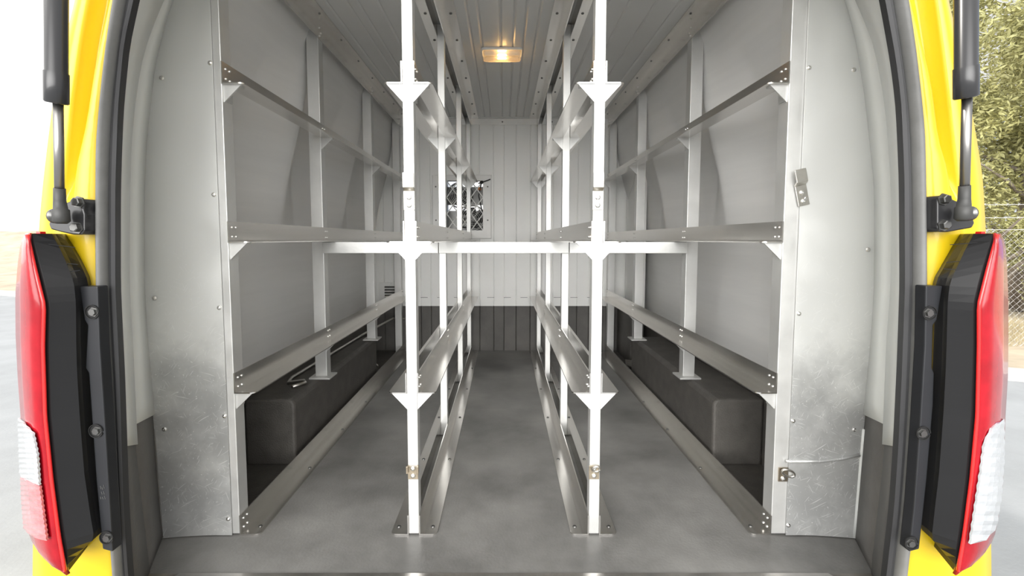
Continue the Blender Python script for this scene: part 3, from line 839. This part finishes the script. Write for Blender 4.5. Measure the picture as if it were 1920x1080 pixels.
# tail lamps
def zof(py, Y): return at(0, py, Y).z
def tail_lamp(s, outer, inner, hous, plate, clear_poly, pink_poly, plate_bolts):
    Yl = 0.775
    # housing: glossy black block between the lens and the body
    lamp = bpy.data.objects.new('tail_lamp', None); COL.objects.link(lamp); lamp.parent = van
    rows = []
    for py in [438 + (1072 - 438) * k / 44 for k in range(45)]:
        xi_ = at(lerp_tab(inner, py), py, 0.765); xh = at(lerp_tab(hous, py), py, 0.826)
        z = xi_.z
        li, lh = lerp_tab(inner, py), lerp_tab(hous, py)
        row = [(at(li + (lh - li) * u, py, Yq).x, Yq, z) for u, Yq in ((0, 0.7615), (0.10, 0.763), (0.7, 0.786), (0.8, 0.797), (1, 0.816))]
        xh_ = row[-1][0]
        row += [(xh_ + s * 0.012, 0.838, z), (row[0][0] + s * 0.03, 0.84, z)]
        rows.append(row)
    obj('housing', grid(BM(), rows, close=True), 'gloss_black', lamp, smooth=False)
    # red lens body wrapping round the corner
    rows = []
    ys = [437 + (1076 - 437) * k / 44 for k in range(45)]
    for py in ys:
        a = at(lerp_tab(inner, py), py, 0.762); b = at(lerp_tab(outer, py), py, 0.80)
        z = a.z
        w = b.x - a.x
        cap = 0.006 * max(0, 1 - min(py - 437, 1076 - py) / 20)
        li, lo = lerp_tab(inner, py), lerp_tab(outer, py)
        row = [(a.x + s * 0.006, 0.770, z)]
        for u, Yq in ((0.02, 0.758), (0.25, 0.752), (0.55, 0.760), (0.82, 0.778), (1.0, 0.806)):
            row.append((at(li + (lo - li) * u, py, Yq).x, Yq + cap, z))
        row += [(b.x + s * 0.002, 0.84, z), (b.x - s * 0.012, 0.85, z), (a.x + s * 0.03, 0.80, z)]
        rows.append(row)
    obj('red_lens', grid(BM(), rows, close=True), 'red', lamp, smooth=True)
    # bright rim along its inner edge
    pts = [Vector((at(lerp_tab(inner, py), py, 0.758).x + s * 0.002, 0.757, at(0, py, 0.758).z)) for py in [440 + (1070 - 440) * k / 40 for k in range(41)]]
    obj('rim', tube(BM(), pts, 0.0028, 8), 'red_rim', lamp, smooth=True)
    # clear window set in the lens
    def window(name, poly, m, y_in):
        ys_ = sorted(set(p[1] for p in poly)); n = 26
        rows = []
        for k in range(n + 1):
            py = ys_[0] + (ys_[-1] - ys_[0]) * k / n
            py = min(max(py, ys_[0] + 0.5), ys_[-1] - 0.5)
            xs_ = []
            for i in range(len(poly)):
                (x0, y0), (x1, y1) = poly[i], poly[(i + 1) % len(poly)]
                if (y0 - py) * (y1 - py) < 0: xs_.append(x0 + (x1 - x0) * (py - y0) / (y1 - y0))
            if len(xs_) < 2: continue
            xa, xb = (max(xs_), min(xs_)) if s < 0 else (min(xs_), max(xs_))
            row = []
            li, lo = lerp_tab(inner, py), lerp_tab(outer, py)
            for f in (0, 0.2, 0.4, 0.6, 0.8, 1.0):
                px = xa + (xb - xa) * f
                u = (px - li) / (lo - li)                      # how far across the lens
                Yv = lerp_tab([(0, 0.76), (0.02, 0.758), (0.25, 0.752), (0.55, 0.760), (0.82, 0.778), (1, 0.806)], u) - 0.006
                row.append(at(px, py, Yv))
            rib = 0.0015 if k % 2 else 0
            rows.append([Vector((p.x, p.y - rib, p.z)) for p in row])
        o = obj(name, grid(BM(), rows), m, lamp, smooth=False)
        md = o.modifiers.new('thickness', 'SOLIDIFY'); md.thickness = 0.003; md.offset = 1
        return o
    window('clear_lens', clear_poly, 'clear', 0)
    if pink_poly: window('pale_lens', pink_poly, 'pink', 0)
    # moulded seams on the upper housing
    def seam(pp):
        obj('seam', tube(BM(), [at(px, py, Yq) for px, py, Yq in pp], 0.0006, 5), 'plastic', lamp)
    if s < 0:
        seam([(141, 464, .796), (92, 458, .777), (84, 463, .774), (86, 485, .774), (94, 491, .777), (146, 496, .797)])
        seam([(76, 515, .7665), (100, 513, .7755), (150, 507, .796)])
    else:
        seam([(1781, 459, .798), (1832, 455, .777), (1838, 460, .774), (1836, 483, .774), (1828, 488, .777), (1774, 492, .797)])
        seam([(1842, 510, .7675), (1820, 508, .7745), (1770, 504, .796)])
    # small red locating tab on top
    c = at(77 if s < 0 else 1838, 437, 0.80)
    obj('tab', prism(BM(), [(c.x - 0.004, 0.795, c.z - 0.003), (c.x + 0.004, 0.795, c.z - 0.003), (c.x + 0.003, 0.795, c.z + 0.0025), (c.x - 0.003, 0.795, c.z + 0.0025)], (0, 0.01, 0)), 'red_rim', lamp)
    # screwed plate between lamp and seal
    bm = BM()
    front = [at(px, py, 0.800) for px, py in plate]
    prism(bm, front, (0, 0.022, 0))
    pt = obj('mounting_plate', bm, 'plastic', van, bevel=0.002)
    for px, py in plate_bolts:
        c = at(px, py, 0.799)
        g = BM()
        rows = [[(c.x + rr * math.cos(a), yy, c.z + rr * math.sin(a)) for a in [2 * math.pi * k / 20 for k in range(20)]] for rr, yy in ((0.0125, 0.7995), (0.0125, 0.7975), (0.0112, 0.7975), (0.0108, 0.7995), (0.001, 0.7995))]
        grid(g, rows)
        c2 = c
        obj('bolt_recess', g, 'hole', pt)
        obj('bolt', lathe(BM(), (c2.x + s * -0.002, 0.7995, c2.z), (0, -1, 0), [(0, 0.0085), (0.001, 0.0085), (0.001, 0.006), (0.005, 0.006), (0.005, 0.003)], 6), 'bolt', pt)
    if s < 0:      # tiny moulded recycling marks on the plate
        for px, py, h in ((188, 911, 6), (191, 913, 5), (194, 909, 7), (190, 922, 5), (194, 921, 6), (188, 931, 5), (192, 932, 4), (196, 930, 6)):
            a_, b_ = at(px, py, 0.7995), at(px + 1.5, py + h, 0.7995)
            obj('moulded_mark', tube(BM(), [a_, b_], 0.0006, 4), 'bolt', pt)
    return lamp
outer_L = [(430, 42), (440, 40), (500, 33), (560, 29), (640, 30), (720, 34), (800, 40), (900, 43), (1000, 50), (1040, 58), (1060, 70), (1080, 100)]
inner_L = [(430, 52), (443, 55), (500, 68), (572, 86), (650, 84), (780, 88), (900, 100), (1000, 113), (1080, 127)]
hous_L = [(430, 112), (442, 118), (470, 137), (500, 152), (530, 165), (545, 166), (700, 170), (900, 184), (980, 196), (1025, 204), (1050, 165), (1080, 128)]
plate_L = [(148, 537), (183, 537), (187, 650), (197, 800), (206, 950), (211, 1035), (192, 1030), (180, 900), (166, 700), (160, 690), (164, 610), (158, 600)]
tail_lamp(-1, outer_L, inner_L, hous_L, plate_L,
          [(38, 783), (66, 812), (74, 850), (78, 908), (42, 892), (40, 850)],
          [(43, 893), (79, 909), (92, 1011), (66, 1005), (49, 990), (45, 940)],
          [(173, 585), (180, 808), (200, 1008)])
outer_R = [(430, 1883), (440, 1884), (500, 1888), (560, 1890), (640, 1890), (720, 1889), (800, 1884), (930, 1879), (1000, 1870), (1040, 1862), (1060, 1850), (1080, 1815)]
inner_R = [(430, 1871), (443, 1866), (500, 1850), (572, 1832), (650, 1832), (780, 1829), (900, 1818), (1000, 1805), (1080, 1791)]
hous_R = [(430, 1812), (442, 1806), (470, 1788), (500, 1772), (530, 1756), (545, 1754), (700, 1748), (900, 1735), (980, 1726), (1025, 1722), (1050, 1755), (1080, 1790)]
plate_R = [(1768, 536), (1736, 536), (1734, 650), (1725, 800), (1714, 950), (1705, 1035), (1724, 1030), (1738, 900), (1750, 760), (1752, 700), (1748, 690), (1750, 610), (1757, 600)]
tail_lamp(1, outer_R, inner_R, hous_R, plate_R,
          [(1883, 785), (1862, 800), (1846, 832), (1840, 880), (1819, 1021), (1848, 1012), (1868, 990), (1878, 930), (1883, 860)], None,
          [(1743, 587), (1731, 812), (1709, 1018)])

# strut brackets on the body
def bracket(s, poly, bolts, ball):
    pts = [at(px, py, 0.798) for px, py in poly]
    b = obj('strut_bracket', prism(BM(), pts, (0, 0.028, 0)), 'strut', van, bevel=0.002)
    for px, py in bolts:
        c = at(px, py, 0.798)
        obj('bolt', lathe(BM(), c, (0, -1, 0), [(0, 0.0105), (0.002, 0.0105), (0.002, 0.0075), (0.009, 0.0075), (0.010, 0.006)], 6), 'bolt', b)
    c = at(*ball, 0.775)
    obj('ball_stud', lathe(BM(), c, (s, 0.25, 0), [(-0.004, 0.006), (0.009, 0.007), (0.010, 0.012), (0.013, 0.012), (0.014, 0.006)], 16), 'bolt', b, smooth=True)
bracket(-1, [(138, 374), (154, 372), (159, 380), (156, 392), (159, 402), (159, 432), (154, 440), (138, 440), (118, 436), (95, 430), (91, 420), (94, 412), (91, 402), (96, 394), (106, 388), (124, 380)],
        [(149, 379), (146, 427)], (113, 405))
bracket(1, [(1776, 369), (1762, 366), (1757, 372), (1757, 428), (1762, 435), (1778, 435), (1800, 431), (1823, 427), (1828, 418), (1825, 410), (1828, 400), (1822, 390), (1808, 382), (1792, 376)],
        [(1768, 374), (1768, 422)], (1808, 400))
# gas struts
def gas_strut(s, ball, rod0, rod1, cyl0, cyl1, label):
    t = thing('gas_strut', label, 'gas strut')
    p0 = at(*ball, 0.772)
    pa, pb = at(*rod0, 0.772), at(*rod1, 0.75)
    pc, pd = at(*cyl0, 0.75), at(*cyl1, 0.70)
    d = (pc - pa)
    obj('rod', tube(BM(), [at(rod0[0], rod0[1], 0.772), at(rod1[0], rod1[1], 0.75)], 0.0066, 14), 'chrome', t, smooth=True)
    d = (pd - pc).normalized()
    obj('cylinder', tube(BM(), [pc, pc + d * 0.002, pc + d * 0.046, pc + d * 0.047, pd], 0, 20, radii=[0.0135, 0.0155, 0.0155, 0.0142, 0.0142]), 'strut', t, smooth=True)
    dd = (pa - p0)
    obj('ball_socket', tube(BM(), [p0 + Vector((0, 0, -0.010)), p0 + Vector((0, 0, -0.006)), p0 + dd * 0.45, p0 + dd * 0.5, pa, pa + (pb - pa) * 0.13], 0, 14,
        radii=[0.007, 0.0115, 0.0115, 0.0095, 0.0082, 0.0078]), 'socket', t, smooth=True)
gas_strut(-1, (115, 408), (112, 376), (109, 192), (106, 194), (105, -330), 'black gas strut with thin rod on the left of the opening')
gas_strut(1, (1806, 403), (1808, 372), (1813, 182), (1811, 184), (1812, -330), 'black gas strut with thin rod on the right of the opening')

# ------------------------------------------------------------ outside: road, verge, fence, trees
GZ = -0.65
bm = BM(); vs = [bm.verts.new(p) for p in ((-60, -30, GZ), (60, -30, GZ), (60, 60, GZ), (-60, 60, GZ))]; bm.faces.new(vs)
o = struct('ground', bm, 'sand')
o.location.z = -0.03
# road edge runs diagonally: far on the left, near on the right
E0, E1 = Vector((-40, 22.5, 0)), Vector((26, -4.0, 0))
bm = BM(); vs = [bm.verts.new(p) for p in ((-60, -30, GZ), (30, -30, GZ), (E1.x, E1.y, GZ), (E0.x, E0.y, GZ), (-60, 22.5, GZ))]
prism(bm, [v.co.copy() for v in vs], (0, 0, -0.02)); bmesh.ops.delete(bm, geom=vs, context='VERTS')
tag(obj('road', bm, 'asphalt'), 'pale grey asphalt road surface around the van', 'road')
dv = (E1 - E0).normalized(); nv = Vector((-dv.y, dv.x, 0))
if nv.y < 0: nv = -nv
k = [E0 + nv * 0.0, E1 + nv * 0.0, E1 + nv * 0.55, E0 + nv * 0.55]
tag(obj('kerb', prism(BM(), [(p.x, p.y, GZ - 0.02) for p in k], (0, 0, 0.035)), 'concrete'), 'pale concrete strip along the road edge', 'kerb')
# low sandy bank beyond the road
bm = BM(); rows = []
for i in range(41):
    u = -60 + 66 * i / 40
    base = Vector((-7, 9.2, 0)) + dv * u
    row = []
    for j, (o_, h) in enumerate(((0.6, 0.0), (3, 0.10), (7, 0.5), (12, 1.6), (18, 2.0), (40, 1.5))):
        hh = h * (0.85 + 0.3 * random.random()) * (1.0 if u < 6 else 0.25)
        row.append((base.x + nv.x * o_, base.y + nv.y * o_, GZ - 0.02 + hh))
    rows.append(row)
tag(obj('bank', grid(BM(), rows), 'sand', smooth=True), 'low pale sandy bank beyond the road', 'bank')

# chain-link fence
FY = 6.0
t = thing('fence', 'chain-link fence with barbed wire strands behind the van at right', 'fence')
fx0, fx1 = 4.2, 8.4
def fp(x, z): return Vector((x, FY - 0.10 * (x - 6), z))
zb, zt = GZ, 0.84
bm = BM(); dx = 0.078
nz = int((zt - zb) / (dx * 0.5))
for i in range(int((fx1 - fx0) / dx)):
    for par in (0, 1):
        pts = []
        for k in range(nz + 1):
            off = (dx / 2) * (k % 2) * (1 if par == 0 else -1)
            pts.append(fp(fx0 + dx * i + off, zb + dx * 0.5 * k) + Vector((0, 0.002 * par, 0)))
        tube(bm, pts, 0.0017, 3)
obj('chain_link_mesh', bm, 'wire', t)
for z in (zt + 0.01, 1.00, 1.165):
    bm = tube(BM(), [fp(fx0, z), fp((fx0 + fx1) / 2, z - 0.012), fp(fx1, z)], 0.0035, 6)
    if z > zt + 0.05:
        x = fx0 + 0.07
        while x < fx1:
            for a in (0.6, -0.6, 2.0, -2.0):
                c = fp(x, z - 0.006); tube(bm, [c, c + Vector((0.022 * math.cos(a), 0, 0.022 * math.sin(a)))], 0.002, 4)
            x += 0.13
    obj('barbed_wire' if z > zt + 0.05 else 'top_wire', bm, 'wire', t)
for x in (4.4, 8.1):
    obj('fence_post', tube(BM(), [fp(x, GZ), fp(x, 1.25)], 0.03, 12), 'bolt', t, smooth=True)

def tree(cx, cy, h, blobs, n, label, lean=0.0, lsize=0.05):
    t = thing('tree', label, 'tree')
    t.location = (cx, cy, GZ)
    bm = tube(BM(), [(0, 0, 0), (0.05, 0, h * 0.25), (lean * 0.5, 0.05, h * 0.5), (lean, 0, h * 0.8)], 0, 10, radii=[0.17, 0.13, 0.10, 0.04])
    for k in range(9):
        a = 2.39996 * k; z0 = h * (0.22 + 0.055 * k)
        tube(bm, [(0.04, 0, z0), (math.cos(a) * 0.6, math.sin(a) * 0.6, z0 + 0.45), (math.cos(a) * 1.25, math.sin(a) * 1.25, z0 + 0.75)], 0, 6, radii=[0.05, 0.03, 0.01])
    obj('trunk', bm, 'bark', t, smooth=True)
    bm = BM()
    R = random.Random(int(cx * 97 + cy * 13))
    for q in range(n):
        bx, by, bz, br = blobs[R.randrange(len(blobs))]
        d = Vector((R.gauss(0, 1), R.gauss(0, 1), R.gauss(0, 1))).normalized() * br * (R.random() ** 0.45)
        c = Vector((bx, by, bz)) + d
        u = Vector((R.gauss(0, 1), R.gauss(0, 1), R.gauss(0, 0.7))).normalized()
        v = u.orthogonal().normalized(); v = Matrix.Rotation(R.random() * 6.28, 3, u) @ v
        L_ = lsize * (0.6 + 0.8 * R.random()); w = L_ * 0.34
        k = [c - u * L_, c + v * w + u.cross(v) * w * 0.3, c + u * L_, c - v * w + u.cross(v) * w * 0.3]
        bm.faces.new([bm.verts.new(p) for p in k])
    obj('foliage', bm, 'leaf', t)
    return t
def blobset(R, n, rx, ry, z0, z1, r0, r1):
    return [(R.uniform(-rx, rx), R.uniform(-ry, ry), R.uniform(z0, z1), R.uniform(r0, r1)) for _ in range(n)]
R = random.Random(3)
tree(10.0, 9.0, 4.6, blobset(R, 44, 2.0, 1.5, 0.9, 5.2, 0.35, 0.75), 34000, 'leafy olive-green tree behind the fence, its lower branches over the wire')
tree(11.6, 10.6, 5.6, blobset(R, 30, 1.9, 1.6, 2.0, 7.4, 0.5, 0.9), 18000, 'taller leafy tree standing further back on the right', 0.3, 0.07)
tree(8.8, 8.6, 1.6, blobset(R, 16, 1.1, 0.7, 0.4, 2.0, 0.25, 0.5), 9000, 'low scrubby bush filling the gap under the tree behind the fence', 0.1, 0.04)
# dry grass along the fence foot
bm = BM(); R = random.Random(5)
for q in range(5000):
    x = R.uniform(4.2, 9.0); y = FY - 0.10 * (x - 6) + R.uniform(0.06, 1.8); h = R.uniform(0.05, 0.26)
    a = R.random() * 3.14; w = 0.004
    d = Vector((R.gauss(0, 0.05), R.gauss(0, 0.05), h))
    p = Vector((x, y, GZ - 0.02)); e = Vector((math.cos(a) * w, math.sin(a) * w, 0))
    bm.faces.new([bm.verts.new(p - e), bm.verts.new(p + e), bm.verts.new(p + d)])
g = tag(obj('dry_grass', bm, 'grass'), 'dry straw-coloured grass at the foot of the fence', 'grass'); g['kind'] = 'stuff'
